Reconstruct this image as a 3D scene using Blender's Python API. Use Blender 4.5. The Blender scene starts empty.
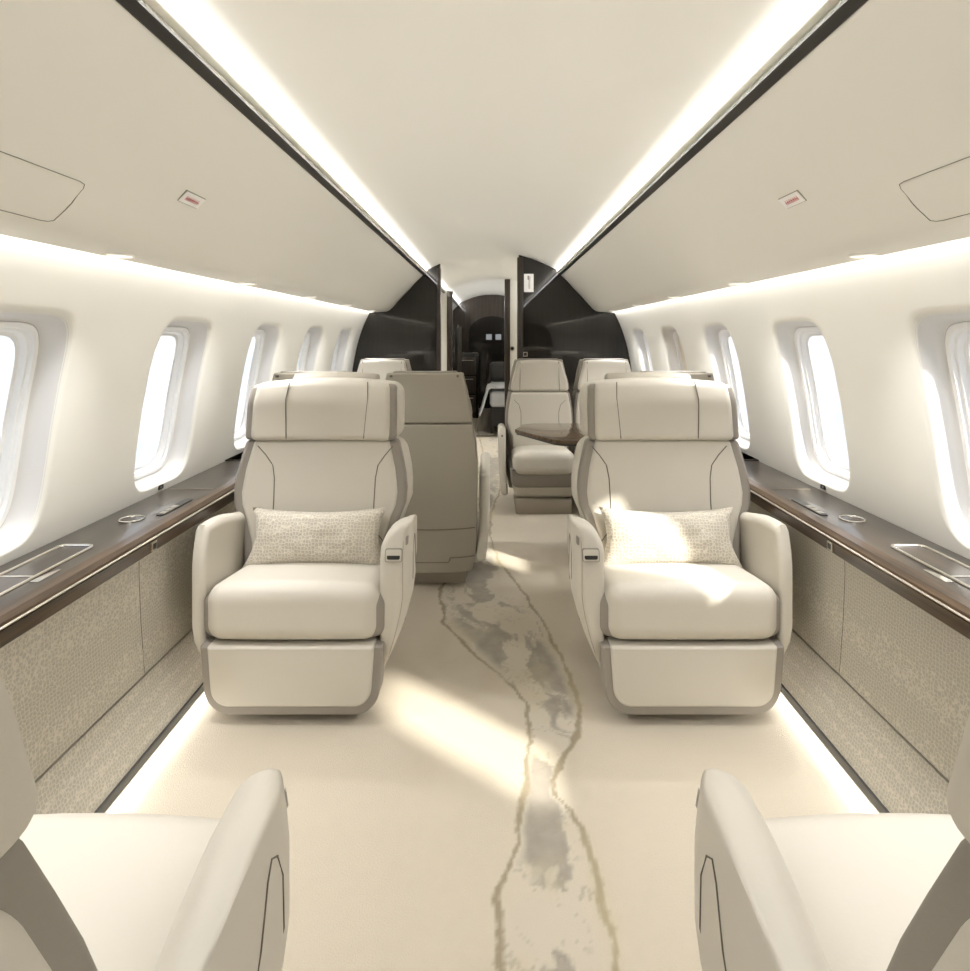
import bpy, bmesh, math, random
from mathutils import Vector, Matrix, noise
random.seed(7)
S = bpy.context.scene
COL = S.collection
PI = math.pi

# ------------------------------------------------------------------ materials
def srgb(r, g, b):
    f = lambda c: ((c/255)/12.92 if c/255 <= .04045 else (((c/255)+.055)/1.055)**2.4)
    return (f(r), f(g), f(b), 1)

def mat(name, col, rough=.5, metal=0, spec=.5, coat=0, coat_r=.1, sheen=0, bump=None, emis=None, estr=0):
    m = bpy.data.materials.new(name); m.use_nodes = True
    nt = m.node_tree; b = nt.nodes['Principled BSDF']
    b.inputs['Base Color'].default_value = col if len(col) == 4 else (*col, 1)
    b.inputs['Roughness'].default_value = rough
    b.inputs['Metallic'].default_value = metal
    b.inputs['Specular IOR Level'].default_value = spec
    b.inputs['Coat Weight'].default_value = coat
    b.inputs['Coat Roughness'].default_value = coat_r
    b.inputs['Sheen Weight'].default_value = sheen
    if emis:
        b.inputs['Emission Color'].default_value = (*emis, 1)
        b.inputs['Emission Strength'].default_value = estr
    if bump:
        scale, strength, dist = bump
        tc = nt.nodes.new('ShaderNodeTexCoord'); n = nt.nodes.new('ShaderNodeTexNoise')
        n.inputs['Scale'].default_value = scale; n.inputs['Detail'].default_value = 4
        bp = nt.nodes.new('ShaderNodeBump'); bp.inputs['Strength'].default_value = strength
        bp.inputs['Distance'].default_value = dist
        nt.links.new(tc.outputs['Object'], n.inputs['Vector'])
        nt.links.new(n.outputs['Fac'], bp.inputs['Height'])
        nt.links.new(bp.outputs['Normal'], b.inputs['Normal'])
    return m

M = {}
M['leather'] = mat('cream leather', (.545, .513, .45), .48, spec=.42, bump=(160, .12, .002))
M['leather_rear'] = mat('greige leather', (.36, .33, .275), .5, spec=.4, bump=(160, .12, .002))
M['taupe'] = mat('taupe leather', (.26, .235, .205), .5, spec=.4, bump=(160, .12, .002))
M['seam'] = mat('dark stitched seam', (.15, .132, .108), .7)
M['wall'] = mat('ivory wall lining', (.83, .815, .765), .55, spec=.3)
M['bin'] = mat('ivory overhead lining', (.83, .81, .75), .5, spec=.35)
M['ceil'] = mat('ivory ceiling lining', (.83, .81, .745), .6, spec=.25)
M['reveal'] = mat('pale grey window reveal', (.72, .71, .70), .5)
M['frame'] = mat('white window frame', (.86, .86, .86), .4)
M['gasket'] = mat('grey gasket', (.22, .22, .22), .6)
M['shade'] = mat('cream window shade', (.75, .70, .60), .6)
M['black'] = mat('satin black trim', (.018, .017, .015), .4)
M['chrome'] = mat('polished chrome', (.82, .80, .76), .18, metal=1)
M['brass'] = mat('brushed nickel', (.45, .41, .34), .35, metal=1)
M['sheet'] = mat('white bed linen', (.78, .79, .82), .8, bump=(14, .5, .02))
M['greycloth'] = mat('charcoal cloth', (.05, .048, .045), .85)
M['plate'] = mat('white placard', (.96, .95, .93), .45)
M['red'] = mat('red print', (.55, .03, .05), .5)
M['ink'] = mat('grey print', (.32, .30, .28), .6)
M['led'] = mat('led lens', (.9, .85, .75), .4, emis=(1, .86, .66), estr=4)
M['dl'] = mat('downlight lens', (.9, .88, .8), .4, emis=(1, .92, .8), estr=.5)
M['plinth'] = mat('dark beige plinth', (.33, .29, .235), .6)
M['screen'] = mat('grey glass panel', (.18, .18, .18), .2, emis=(.8, .85, .9), estr=.12)
M['base_carpet'] = mat('beige wool', (.5, .44, .35), .9)

def wood(name, c1, c2, rough, coat, scale=(30, 1.2, 30), axis=None):
    m = mat(name, c1, rough, coat=coat, coat_r=.03, spec=.35 if coat < .9 else .12)
    nt = m.node_tree; b = nt.nodes['Principled BSDF']
    tc = nt.nodes.new('ShaderNodeTexCoord'); mp = nt.nodes.new('ShaderNodeMapping')
    mp.inputs['Scale'].default_value = scale
    n = nt.nodes.new('ShaderNodeTexNoise'); n.inputs['Scale'].default_value = 2.2
    n.inputs['Detail'].default_value = 9; n.inputs['Roughness'].default_value = .65
    n.inputs['Distortion'].default_value = .6
    r = nt.nodes.new('ShaderNodeValToRGB')
    r.color_ramp.elements[0].position = .36; r.color_ramp.elements[0].color = (*c1, 1)
    r.color_ramp.elements[1].position = .68; r.color_ramp.elements[1].color = (*c2, 1)
    L = nt.links.new
    L(tc.outputs['Object'], mp.inputs['Vector']); L(mp.outputs['Vector'], n.inputs['Vector'])
    L(n.outputs['Fac'], r.inputs['Fac']); L(r.outputs['Color'], b.inputs['Base Color'])
    return m
M['wood'] = wood('walnut veneer', (.026, .016, .009), (.10, .062, .034), .35, .4, (16, .9, 16))
M['wood_top'] = wood('dark walnut ledge top', (.028, .023, .019), (.060, .046, .034), .3, .4, (14, .8, 14))
M['wood_table'] = wood('walnut table veneer', (.045, .028, .016), (.16, .10, .055), .25, .8, (2, 22, 10))
M['ebony'] = wood('dark gloss veneer', (.010, .0085, .007), (.015, .0125, .010), .42, .9, (22, 22, 1.0))
M['ebony_matt'] = wood('dark veneer', (.022, .016, .012), (.05, .036, .026), .3, .3, (22, 22, 1.0))

def fabric(name, c1, c2, cell, bump):
    m = mat(name, c1, .85, spec=.25, sheen=.15)
    nt = m.node_tree; b = nt.nodes['Principled BSDF']; L = nt.links.new
    tc = nt.nodes.new('ShaderNodeTexCoord')
    mp = nt.nodes.new('ShaderNodeMapping'); mp.inputs['Scale'].default_value = (cell,)*3
    v = nt.nodes.new('ShaderNodeTexVoronoi'); v.feature = 'DISTANCE_TO_EDGE'
    v.inputs['Scale'].default_value = 1; v.inputs['Randomness'].default_value = .55
    n = nt.nodes.new('ShaderNodeTexNoise'); n.inputs['Scale'].default_value = 9; n.inputs['Detail'].default_value = 3
    r = nt.nodes.new('ShaderNodeValToRGB')
    r.color_ramp.elements[0].position = .02; r.color_ramp.elements[0].color = (*c2, 1)
    r.color_ramp.elements[1].position = .12; r.color_ramp.elements[1].color = (*c1, 1)
    mx = nt.nodes.new('ShaderNodeMixRGB'); mx.blend_type = 'MULTIPLY'; mx.inputs['Fac'].default_value = .35
    bp = nt.nodes.new('ShaderNodeBump'); bp.inputs['Strength'].default_value = bump; bp.inputs['Distance'].default_value = .004
    bp.invert = True
    L(tc.outputs['Object'], mp.inputs['Vector']); L(mp.outputs['Vector'], v.inputs['Vector'])
    L(mp.outputs['Vector'], n.inputs['Vector'])
    L(v.outputs['Distance'], r.inputs['Fac']); L(r.outputs['Color'], mx.inputs['Color1'])
    L(n.outputs['Fac'], mx.inputs['Color2'])
    mul = nt.nodes.new('ShaderNodeBrightContrast'); mul.inputs['Bright'].default_value = .06
    L(mx.outputs['Color'], mul.inputs['Color']); L(mul.outputs['Color'], b.inputs['Base Color'])
    L(v.outputs['Distance'], bp.inputs['Height']); L(bp.outputs['Normal'], b.inputs['Normal'])
    return m
M['panel'] = fabric('embossed beige fabric', (.42, .39, .32), (.60, .56, .47), 88, .6)
M['pillow'] = fabric('geometric woven pillow fabric', (.46, .415, .34), (.66, .61, .51), 80, .6)

# thin window glass
g = bpy.data.materials.new('window glass'); g.use_nodes = True
nt = g.node_tree; nt.nodes.clear()
o_ = nt.nodes.new('ShaderNodeOutputMaterial'); mx = nt.nodes.new('ShaderNodeMixShader')
t_ = nt.nodes.new('ShaderNodeBsdfTransparent'); gl = nt.nodes.new('ShaderNodeBsdfGlossy')
gl.inputs['Roughness'].default_value = .02; mx.inputs['Fac'].default_value = .05
nt.links.new(t_.outputs[0], mx.inputs[1]); nt.links.new(gl.outputs[0], mx.inputs[2]); nt.links.new(mx.outputs[0], o_.inputs[0])
M['glass'] = g

# ------------------------------------------------------------------ object helpers
def link(name, bm, m, parent=None, smooth=True, angle=40):
    bmesh.ops.recalc_face_normals(bm, faces=bm.faces[:]) if smooth != 'keep' else None
    me = bpy.data.meshes.new(name); bm.to_mesh(me); bm.free()
    o = bpy.data.objects.new(name, me); COL.objects.link(o)
    me.materials.append(M[m] if isinstance(m, str) else m)
    if smooth:
        me.shade_smooth()
        try: me.set_sharp_from_angle(angle=math.radians(angle))
        except Exception: pass
    if parent: o.parent = parent
    return o

def thing(name, label, cat, loc=(0, 0, 0), rz=0, group=None):
    o = bpy.data.objects.new(name, None); COL.objects.link(o)
    o.location = loc; o.rotation_euler = (0, 0, rz); o.empty_display_size = .1
    o['label'] = label; o['category'] = cat
    if group: o['group'] = group
    return o

def tag(o, label, cat, group=None):
    o['label'] = label; o['category'] = cat
    if group: o['group'] = group
    return o

def struct(name, bm, m, parent=None, **k):
    o = link(name, bm, m, parent, **k)
    if parent is None: o['kind'] = 'structure'
    return o

def dup(root, loc, rz, label, group=None):
    r = root.copy(); COL.objects.link(r); r.location = loc; r.rotation_euler = (0, 0, rz)
    r['label'] = label
    if group: r['group'] = group
    for ch in list(root.children):
        c = ch.copy(); COL.objects.link(c); c.parent = r
        for g2 in list(ch.children):
            d = g2.copy(); COL.objects.link(d); d.parent = c
    return r

def BM(): return bmesh.new()

def rbox(bm, c, s, r, f=None, n=8, k=3):
    """rounded box: centre c, full size s, corner radius r, optional point map f"""
    h = [v/2 for v in s]; r = min(r, *[v*.999 for v in h])
    def ax(H):
        e = [H - r + r*math.sin(i/k*PI/2)/1 for i in range(k+1)]
        e = [H - r + r*math.tan(i/k*PI/4) for i in range(k+1)]
        mid = [-(H-r) + 2*(H-r)*i/n for i in range(1, n)]
        return [-v for v in reversed(e)] + mid + e
    A = [ax(v) for v in h]
    cache = {}
    def vert(p):
        key = tuple(round(q, 6) for q in p)
        if key in cache: return cache[key]
        q = Vector([max(-(h[i]-r), min(h[i]-r, p[i])) for i in range(3)])
        d = Vector(p) - q
        w = q + d.normalized()*r if d.length > 1e-9 else q
        w = w + Vector(c)
        if f: w = Vector(f(w))
        cache[key] = bm.verts.new(w); return cache[key]
    for a in range(3):
        b_, c_ = (a+1) % 3, (a+2) % 3
        for sg in (-1, 1):
            for i in range(len(A[b_])-1):
                for j in range(len(A[c_])-1):
                    pts = []
                    for (u, v) in ((i, j), (i+1, j), (i+1, j+1), (i, j+1)):
                        p = [0, 0, 0]; p[a] = sg*h[a]; p[b_] = A[b_][u]; p[c_] = A[c_][v]
                        pts.append(vert(p))
                    if sg < 0: pts.reverse()
                    if len(set(pts)) >= 3:
                        try: bm.faces.new(list(dict.fromkeys(pts)))
                        except ValueError: pass
    return bm

def box(bm, x0, x1, y0, y1, z0, z1, bev=0):
    vs = [bm.verts.new((x, y, z)) for x in (x0, x1) for y in (y0, y1) for z in (z0, z1)]
    fs = [(0, 1, 3, 2), (4, 6, 7, 5), (0, 4, 5, 1), (2, 3, 7, 6), (0, 2, 6, 4), (1, 5, 7, 3)]
    fc = [bm.faces.new([vs[i] for i in q]) for q in fs]
    if bev:
        bmesh.ops.bevel(bm, geom=list({e for f in fc for e in f.edges}), offset=bev, segments=2, affect='EDGES', profile=.5)
    return bm

def prism(bm, outline, d0, d1, r=0, axis='y', f=None, segs=4, crown=0, both=True, ds=1, medial=False):
    """closed 2-D outline extruded between d0 and d1 with rims rounded by r."""
    n = len(outline)
    area = sum(outline[i][0]*outline[(i+1) % n][1]-outline[(i+1) % n][0]*outline[i][1] for i in range(n))
    sg = 1 if area > 0 else -1
    nr = []
    for i in range(n):
        a = Vector(outline[i-1]); b = Vector(outline[i]); c = Vector(outline[(i+1) % n])
        e1 = (b-a).normalized() if (b-a).length > 1e-9 else Vector((0, 0)); e2 = (c-b).normalized() if (c-b).length > 1e-9 else Vector((0, 0))
        n1 = Vector((-e1.y, e1.x))*sg; n2 = Vector((-e2.y, e2.x))*sg
        s = n1+n2
        nr.append(s/max(.4, (1+n1.dot(n2))) if s.length > 1e-6 else n1)
    rings = []
    def ring(ins, d):
        vs = []
        for i in range(n):
            p = Vector(outline[i]) + nr[i]*ins
            w = {'y': (p.x, d, p.y), 'x': (d, p.x, p.y), 'z': (p.x, p.y, d)}[axis]
            if f: w = f(Vector(w))
            vs.append(bm.verts.new(w))
        rings.append(vs)
    sd = 1 if d1 > d0 else -1
    if r > 0:
        for i in range(segs): 
            t = i/segs*PI/2; ring(r*(1-math.sin(t)), d0+sd*r*(1-math.cos(t)))
        ring(0, d0+sd*r)
        for q in range(1, ds): ring(0, d0+sd*r+(d1-d0-2*sd*r)*q/ds)
        if both:
            ring(0, d1-sd*r)
            for i in range(1, segs+1):
                t = i/segs*PI/2; ring(r*(1-math.cos(t)), d1-sd*r*(1-math.sin(t)))
        else: ring(0, d1)
    else:
        ring(0, d0); ring(0, d1)
    for a, b in zip(rings[:-1], rings[1:]):
        for i in range(n):
            bm.faces.new((a[i], a[(i+1) % n], b[(i+1) % n], b[i]))
    if medial:
        us = [p[0] for p in outline]; vs_ = [p[1] for p in outline]
        cx = (min(us)+max(us))/2; hw = (max(us)-min(us))/2
        for end, dd in ((0, d0), (-1, d1)):
            base = rings[end]; prev = base
            for fct in (.75, .5, .25, .02):
                cur = []
                for i in range(n):
                    p = Vector(outline[i]) + nr[i]*r
                    q = Vector((cx, max(min(vs_)+hw, min(max(vs_)-hw, p.y))))
                    w2 = q+(p-q)*fct
                    w = Vector((w2.x, dd, w2.y))
                    cur.append(bm.verts.new(f(w) if f else w))
                for i in range(n): bm.faces.new((prev[i], prev[(i+1) % n], cur[(i+1) % n], cur[i]))
                prev = cur
            bm.faces.new(prev)
        return bm
    for rg in (rings[0], rings[-1]):
        bm.faces.new(rg)
    return bm

def rrect(x0, x1, z0, z1, rb, rt, n=6, wb=None):
    """rounded rectangle outline; rb / rt bottom / top corner radii"""
    pts = []
    for (cx, cz, r, a0) in ((x1-rb, z0+rb, rb, -90), (x1-rt, z1-rt, rt, 0), (x0+rt, z1-rt, rt, 90), (x0+rb, z0+rb, rb, 180)):
        for i in range(n+1):
            a = math.radians(a0+90*i/n); pts.append((cx+r*math.cos(a), cz+r*math.sin(a)))
    return pts

def tube(bm, pts, r, n=6, closed=False):
    P = [Vector(p) for p in pts]; rings = []
    m = len(P)
    for i, p in enumerate(P):
        if closed: t = (P[(i+1) % m]-P[i-1]).normalized()
        else: t = (P[min(i+1, m-1)]-P[max(i-1, 0)]).normalized()
        up = Vector((0, 0, 1)) if abs(t.z) < .9 else Vector((0, 1, 0))
        a = t.cross(up).normalized(); b = t.cross(a).normalized()
        rings.append([bm.verts.new(p+a*r*math.cos(2*PI*k/n)+b*r*math.sin(2*PI*k/n)) for k in range(n)])
    rng = range(m) if closed else range(m-1)
    for i in rng:
        A, B = rings[i], rings[(i+1) % m]
        for k in range(n): bm.faces.new((A[k], A[(k+1) % n], B[(k+1) % n], B[k]))
    if not closed:
        bm.faces.new(rings[0]); bm.faces.new(rings[-1])
    return bm

def cyl(bm, c, r, h, n=32, axis='z', r2=None):
    r2 = r if r2 is None else r2
    V = []
    for (d, rr) in ((0, r), (h, r2)):
        V.append([bm.verts.new(Vector(c)+(Vector((rr*math.cos(2*PI*k/n), rr*math.sin(2*PI*k/n), d)) if axis == 'z' else
                 Vector((rr*math.cos(2*PI*k/n), d, rr*math.sin(2*PI*k/n))) if axis == 'y' else
                 Vector((d, rr*math.cos(2*PI*k/n), rr*math.sin(2*PI*k/n))))) for k in range(n)])
    for k in range(n): bm.faces.new((V[0][k], V[0][(k+1) % n], V[1][(k+1) % n], V[1][k]))
    bm.faces.new(V[0]); bm.faces.new(V[1])
    return bm

def interp(tab, v):
    if v <= tab[0][0]: return tab[0][1]
    for (a, fa), (b, fb) in zip(tab[:-1], tab[1:]):
        if v <= b:
            t = (v-a)/(b-a); t = t*t*(3-2*t)*.5 + t*.5
            return fa+(fb-fa)*t
    return tab[-1][1]

def strip_extrude(bm, pts, y0, y1, ny=1):
    """open profile [(x,z)] swept along y"""
    rows = [[bm.verts.new((x, y0+(y1-y0)*j/ny, z)) for (x, z) in pts] for j in range(ny+1)]
    for a, b in zip(rows[:-1], rows[1:]):
        for i in range(len(pts)-1): bm.faces.new((a[i], a[i+1], b[i+1], b[i]))
    return bm

# ------------------------------------------------------------------ cabin shell
CAM_Z = 1.30
Y0, YB, Y2, YE = -1.43, 5.50, 7.80, 11.0
def wallx(z):                                   # lateral position of the side wall at height z
    P = [(.69, 1.325), (.98, 1.282), (1.345, 1.20), (1.525, 1.12)]
    s = 0
    for i, (zi, xi) in enumerate(P):
        t = xi
        for j, (zj, _) in enumerate(P):
            if j != i: t *= (z-zj)/(zi-zj)
        s += t
    return s
CEIL = [(0, 2.075), (.12, 2.071), (.25, 2.052), (.36, 2.02), (.46, 1.980), (.53, 1.948), (.590, 1.917)]
BIN = [(.632, 1.868), (.70, 1.802), (.76, 1.742), (.82, 1.678), (.87, 1.619), (.91, 1.572), (.935, 1.549), (.955, 1.538), (.975, 1.532), (1.03, 1.529), (1.086, 1.527)]
def binz(x): return interp(BIN, x)

# side walls with their window openings
WC = [2.395 + .85*k for k in range(-4, 4)]       # window centres along the cabin
ZL, ZH = .64, 1.62
WZ, WHH, WHY = 1.041, .330, .210
def ray_rect(dy, dz, hy, z0, z1):
    t = 1e9
    if abs(dy) > 1e-9: t = min(t, hy/abs(dy))
    if dz > 1e-9: t = min(t, (z1-WZ)/dz)
    if dz < -1e-9: t = min(t, (z0-WZ)/dz)
    return dy*t, WZ+dz*t
NA = 72
def opening(k, shrink=0):
    a = 2*PI*k/NA; p = 5.2
    hy, hz = WHY-shrink, WHH-shrink
    c, s = math.cos(a), math.sin(a)
    q = 2/p
    return (hy*math.copysign(abs(c)**q, c), WZ+hz*math.copysign(abs(s)**q, s))
def wall_mesh(sg):
    bm = BM()
    corners = [(.425, ZH), (-.425, ZH), (-.425, ZL), (.425, ZL)]
    base = []
    for k in range(NA):
        oy, oz = opening(k); base.append(list(ray_rect(oy, oz-WZ, .425, ZL, ZH)))
    for cn in corners:
        i = min(range(NA), key=lambda j: (base[j][0]-cn[0])**2+(base[j][1]-cn[1])**2); base[i] = list(cn)
    for yc in WC:
        rings = []
        for t in (0, .06, .2, .45, .72, 1):
            ring = []
            for k in range(NA):
                oy, oz = opening(k); by, bz = base[k]
                y = oy+(by-oy)*t; z = oz+(bz-oz)*t
                ring.append(bm.verts.new((sg*wallx(z), yc+y, z)))
            rings.append(ring)
        # rounded lip turning outwards
        lip = []
        for (dx, s) in ((.012, .010), (.003, .0045)):
            lip.append([bm.verts.new((sg*(wallx(opening(k, s)[1])+dx), yc+opening(k, s)[0], opening(k, s)[1])) for k in range(NA)])
        seq = lip+rings
        for a, b in zip(seq[:-1], seq[1:]):
            for k in range(NA): bm.faces.new((a[k], a[(k+1) % NA], b[(k+1) % NA], b[k]))
    # plain wall beyond the last window
    zs = [ZL+(ZH-ZL)*i/24 for i in range(25)]
    strip_extrude(bm, [(sg*wallx(z), z) for z in zs], WC[-1]+.425, YE)
    bmesh.ops.remove_doubles(bm, verts=bm.verts[:], dist=1e-5)
    return bm
for nm, sg in (('wall_left', -1), ('wall_right', 1)):
    struct(nm, wall_mesh(sg), 'wall', angle=60)

def loop_band(sg, yc, prof):
    bm = BM(); rings = []
    for (dx, s) in prof:
        rings.append([bm.verts.new((sg*(wallx(opening(k, s)[1])+dx), yc+opening(k, s)[0], opening(k, s)[1])) for k in range(NA)])
    for a, b in zip(rings[:-1], rings[1:]):
        for k in range(NA): bm.faces.new((a[k], a[(k+1) % NA], b[(k+1) % NA], b[k]))
    return bm
wn = 0
for sg in (-1, 1):
    for i, yc in enumerate(WC):
        wn += 1
        w = struct('window_%d' % wn, loop_band(sg, yc, [(.008, .008), (.02, .012), (.045, .018), (.070, .024), (.073, .029)]), 'reveal', angle=70)
        link('gasket', loop_band(sg, yc, [(.073, .027), (.077, .029), (.073, .032)]), 'gasket', w)
        link('window_frame', loop_band(sg, yc, [(.073, .030), (.070, .033), (.073, .044), (.084, .046), (.086, .052), (.104, .056), (.106, .066)]), 'frame', w, angle=30)
        shade = (sg == 1 and i == 6)
        bm = BM(); rings = []
        dp = .103 if not shade else .09
        ring = [bm.verts.new((sg*(wallx(opening(k, .062)[1])+dp), yc+opening(k, .062 if not shade else .05)[0], opening(k, .062 if not shade else .05)[1])) for k in range(NA)]
        # horizontal slices keep the pane on the curve
        for k in range(NA//2):
            pass
        idx = [ring[j] for j in range(NA)]
        # quads between mirrored points (angle a and pi-a)
        half = NA//4
        L_ = [idx[(half+j) % NA] for j in range(NA//2+1)]
        R_ = [idx[(half-j) % NA] for j in range(NA//2+1)]
        for a in range(NA//2):
            fs = list(dict.fromkeys([L_[a], L_[a+1], R_[a+1], R_[a]]))
            if len(fs) >= 3:
                try: bm.faces.new(fs)
                except ValueError: pass
        link('window_shade' if shade else 'window_pane', bm, 'shade' if shade else 'glass', w)
        if shade:
            pts = []
            for (dy, dz) in ((-.10, .26), (.02, .02), (.10, -.10), (-.02, -.20)):
                pts.append((sg*(wallx(WZ+dz)+.088), yc+dy, WZ+dz))
            link('crease', tube(BM(), pts, .003), 'seam', w)

# ceiling
ce_ = CEIL + [(.596, 1.919), (.652, 1.930)]
ceil_full = [(-x, z) for x, z in reversed(ce_)] + ce_[1:]
ceiling = struct('ceiling', strip_extrude(BM(), ceil_full, Y0, YE, 4), 'ceil', angle=60)
# upper closing skin behind the light coves
cover = [(sg_, z_) for sg_, z_ in [(-wallx(1.6)-.0, 1.62), (-1.03, 1.75), (-.85, 1.93), (-.6, 2.06), (-.3, 2.13), (0, 2.15), (.3, 2.13), (.6, 2.06), (.85, 1.93), (1.03, 1.75), (wallx(1.6), 1.62)]]
link('backing', strip_extrude(BM(), cover, Y0, YE, 1), 'ceil', ceiling)

for nm, sg in (('ceiling_left', -1), ('ceiling_right', 1)):
    prof = [(sg*.652, 1.935), (sg*.637, 1.874)] + [(sg*x, z) for x, z in BIN] + [(sg*1.086, 1.552), (sg*1.0, 1.62)]
    # refine the curve
    b = struct(nm, strip_extrude(BM(), prof, Y0, YE, 4), 'bin', angle=50)
    # dark slot rail between ceiling and overhead panel
    bm = BM(); rl = [(sg*.611, 1.886), (sg*.608, 1.876), (sg*.630, 1.865), (sg*.638, 1.868), (sg*.638, 1.888)]
    n_ = len(rl)
    A = [bm.verts.new((x, Y0, z)) for x, z in rl]; B = [bm.verts.new((x, YE, z)) for x, z in rl]
    for i in range(n_): bm.faces.new((A[i], A[(i+1) % n_], B[(i+1) % n_], B[i]))
    bm.faces.new(A); bm.faces.new(B)
    struct('trim_%d' % (1 if sg < 0 else 2), bm, 'black')
    # access panel outline
    def on_bin(x, y, off=.0006): return (sg*(x-off*.7), y, binz(x)-off*.7)
    pts = [(.862, .35), (.862, 1.255), (.864, 1.272), (.872, 1.280), (.935, 1.280), (.942, 1.272), (.944, 1.255), (.944, .35)]
    full = []
    for (xa, ya), (xb, yb) in zip(pts, pts[1:]+pts[:1]):
        nn = max(1, int(max(abs(xa-xb)/.012, 1)))
        for j in range(nn): full.append(on_bin(xa+(xb-xa)*j/nn, ya+(yb-ya)*j/nn))
    link('access_panel_seam', tube(BM(), full, .0009, closed=True), 'taupe', b)
    # placard with red print lying on the overhead panel
    nx, nz = -(.82-.76), (1.672-1.733)
    tdir = Vector((sg*.70, 0, -.714)); ydir = Vector((0, 1, 0)); ndir = Vector((-sg*.714, 0, -.70))
    ps = thing('placard', 'small white placard with red print on the %s overhead panel' % ('left' if sg < 0 else 'right'), 'placard', (sg*.822, 1.64, binz(.822)), 0, None)
    def plate_bm(u0, u1, v0, v1, d0, d1):
        bm = BM(); vs = []
        for d in (d0, d1):
            vs.append([bm.verts.new(ydir*u+tdir*v+ndir*d) for (u, v) in ((u0, v0), (u1, v0), (u1, v1), (u0, v1))])
        bm.faces.new(vs[0]); bm.faces.new(vs[1])
        for i in range(4): bm.faces.new((vs[0][i], vs[0][(i+1) % 4], vs[1][(i+1) % 4], vs[1][i]))
        return bm
    link('edge', plate_bm(-.052, .052, -.019, .019, .0, .003), 'leather_rear', ps, smooth=False)
    link('plate', plate_bm(-.050, .050, -.017, .017, .001, .005), 'plate', ps, smooth=False)
    bm = BM()
    rr = random.Random(3)
    for q in range(7):
        u = -.034+q*.0100
        for (du, v0, v1, w_) in ((0, -.007, .007, .0022), (.0050, -.007*rr.random(), .007, .0020), (.002, -.001, .0018, .005)):
            vs = [bm.verts.new(ydir*(u+du+a*w_)+tdir*v+ndir*.0056) for (a, v) in ((0, v0), (1, v0), (1, v1), (0, v1))]
            bm.faces.new(vs)
    link('print', bm, 'red', ps, smooth=False)

# downlights in the underside of the overhead panels
dlp = None
for sg in (-1, 1):
    for k, y in enumerate([1.67+.87*i for i in range(0, 5)]):
        ordn = ['nearest', 'second', 'third', 'fourth', 'fifth'][k]
        lab = '%s round recessed downlight under the %s overhead panel' % (ordn, 'left' if sg < 0 else 'right')
        loc = (sg*1.035, y, 1.5287)
        if dlp is None:
            dlp = thing('downlight', lab, 'downlight', loc)
            bm = BM(); cyl(bm, (0, 0, -.004), .036, .006, 32); link('bezel', bm, 'plate', dlp)
            bm = BM(); cyl(bm, (0, 0, -.0055), .029, .002, 32); link('lens', bm, 'dl', dlp)
        else:
            dup(dlp, loc, 0, lab)

# kick boards, embossed fabric panels, floor edge
def panel_prof(sg, xo):  # xo extra offset outward
    return [(sg*(1.052+xo), .028), (sg*(1.098+xo), .225)], [(sg*(1.100+xo), .232), (sg*(1.112+xo), .40), (sg*(1.118+xo), .55), (sg*(1.116+xo), .648)]
YL = 2.98
for sg, side in ((-1, 'left'), (1, 'right')):
    kick, pan = panel_prof(sg, 0)
    base = struct('baseboard_%s' % side, strip_extrude(BM(), kick+[(sg*1.2, .225)], Y0, YL), 'panel')
    link('edge_strip', strip_extrude(BM(), [(sg*1.056, .040), (sg*1.048, .038), (sg*1.0445, .018), (sg*1.052, .018)], Y0, YL), 'black', base)
    kick2, pan2 = panel_prof(sg, .09)
    link('rear_section', strip_extrude(BM(), kick2+[(sg*1.3, .225)], YL, YB+5), 'panel', base)
    link('backing', strip_extrude(BM(), [(sg*1.13, -.01), (sg*1.22, .22), (sg*1.26, .5), (sg*1.34, .66)], Y0, YE), 'wood', base)
    # padded wall panels, one per section
    ys = [Y0, .62, 1.90, YL]
    root = None
    for j in range(3):
        bm = strip_extrude(BM(), pan, ys[j]+.0015, ys[j+1]-.0015)
        if root is None: root = struct('trim_%d' % (3 if sg < 0 else 4), bm, 'panel')
        else: link('wall_panel', bm, 'panel', root)
    for y in ys[1:-1]:
        link('panel_gap', strip_extrude(BM(), [(x+sg*.003, z) for x, z in pan], y-.004, y+.004), 'seam', root)
    link('panel_gap', tube(BM(), [(sg*1.099, Y0, .229), (sg*1.099, YL, .229)], .0018), 'taupe', root)
    link('padded_lip', strip_extrude(BM(), [(sg*1.116, .600), (sg*1.100, .603), (sg*1.094, .615), (sg*1.097, .632), (sg*1.12, .645)], Y0, YL), 'leather_rear', root)
    link('rear_section', strip_extrude(BM(), pan2+[(sg*1.215, .69), (sg*1.33, .69)], YL, YE), 'panel', root)
    link('end_return', strip_extrude(BM(), [(0, 0)], 0, 0) if False else box(BM(), min(sg*1.11, sg*1.32), max(sg*1.11, sg*1.32), YL-.004, YL+.004, 0, .68), 'panel', root)

# floor: carpet with a veined marble-like runner, colours per vertex
def to_floor(px, py):
    Z = 600*1.30/(py-337); return ((px-492)*Z/600, Z)
def poly(pts): return [to_floor(*p) for p in pts]
LV = poly([(438, 596), (444, 606), (443, 622), (455, 635), (475, 655), (491, 667), (505, 680), (515, 690), (526, 702), (529, 720), (530, 740), (526, 765), (524, 790), (519, 812), (518, 824), (515, 850), (500, 890)])
RV = poly([(489, 532), (493, 545), (499, 562), (512, 578), (524, 592), (530, 604), (540, 618), (547, 630), (553, 640), (566, 665), (572, 685), (580, 705), (580, 722), (574, 742), (560, 762), (553, 780), (556, 797), (570, 810), (576, 824), (590, 850), (600, 890)])
LV2 = poly([(476, 424), (480, 440), (484, 455), (478, 470), (484, 490), (470, 510), (462, 540), (450, 570), (440, 590)])
RV2 = poly([(500, 424), (499, 440), (505, 455), (503, 470), (500, 490), (492, 510), (489, 532)])
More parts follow.
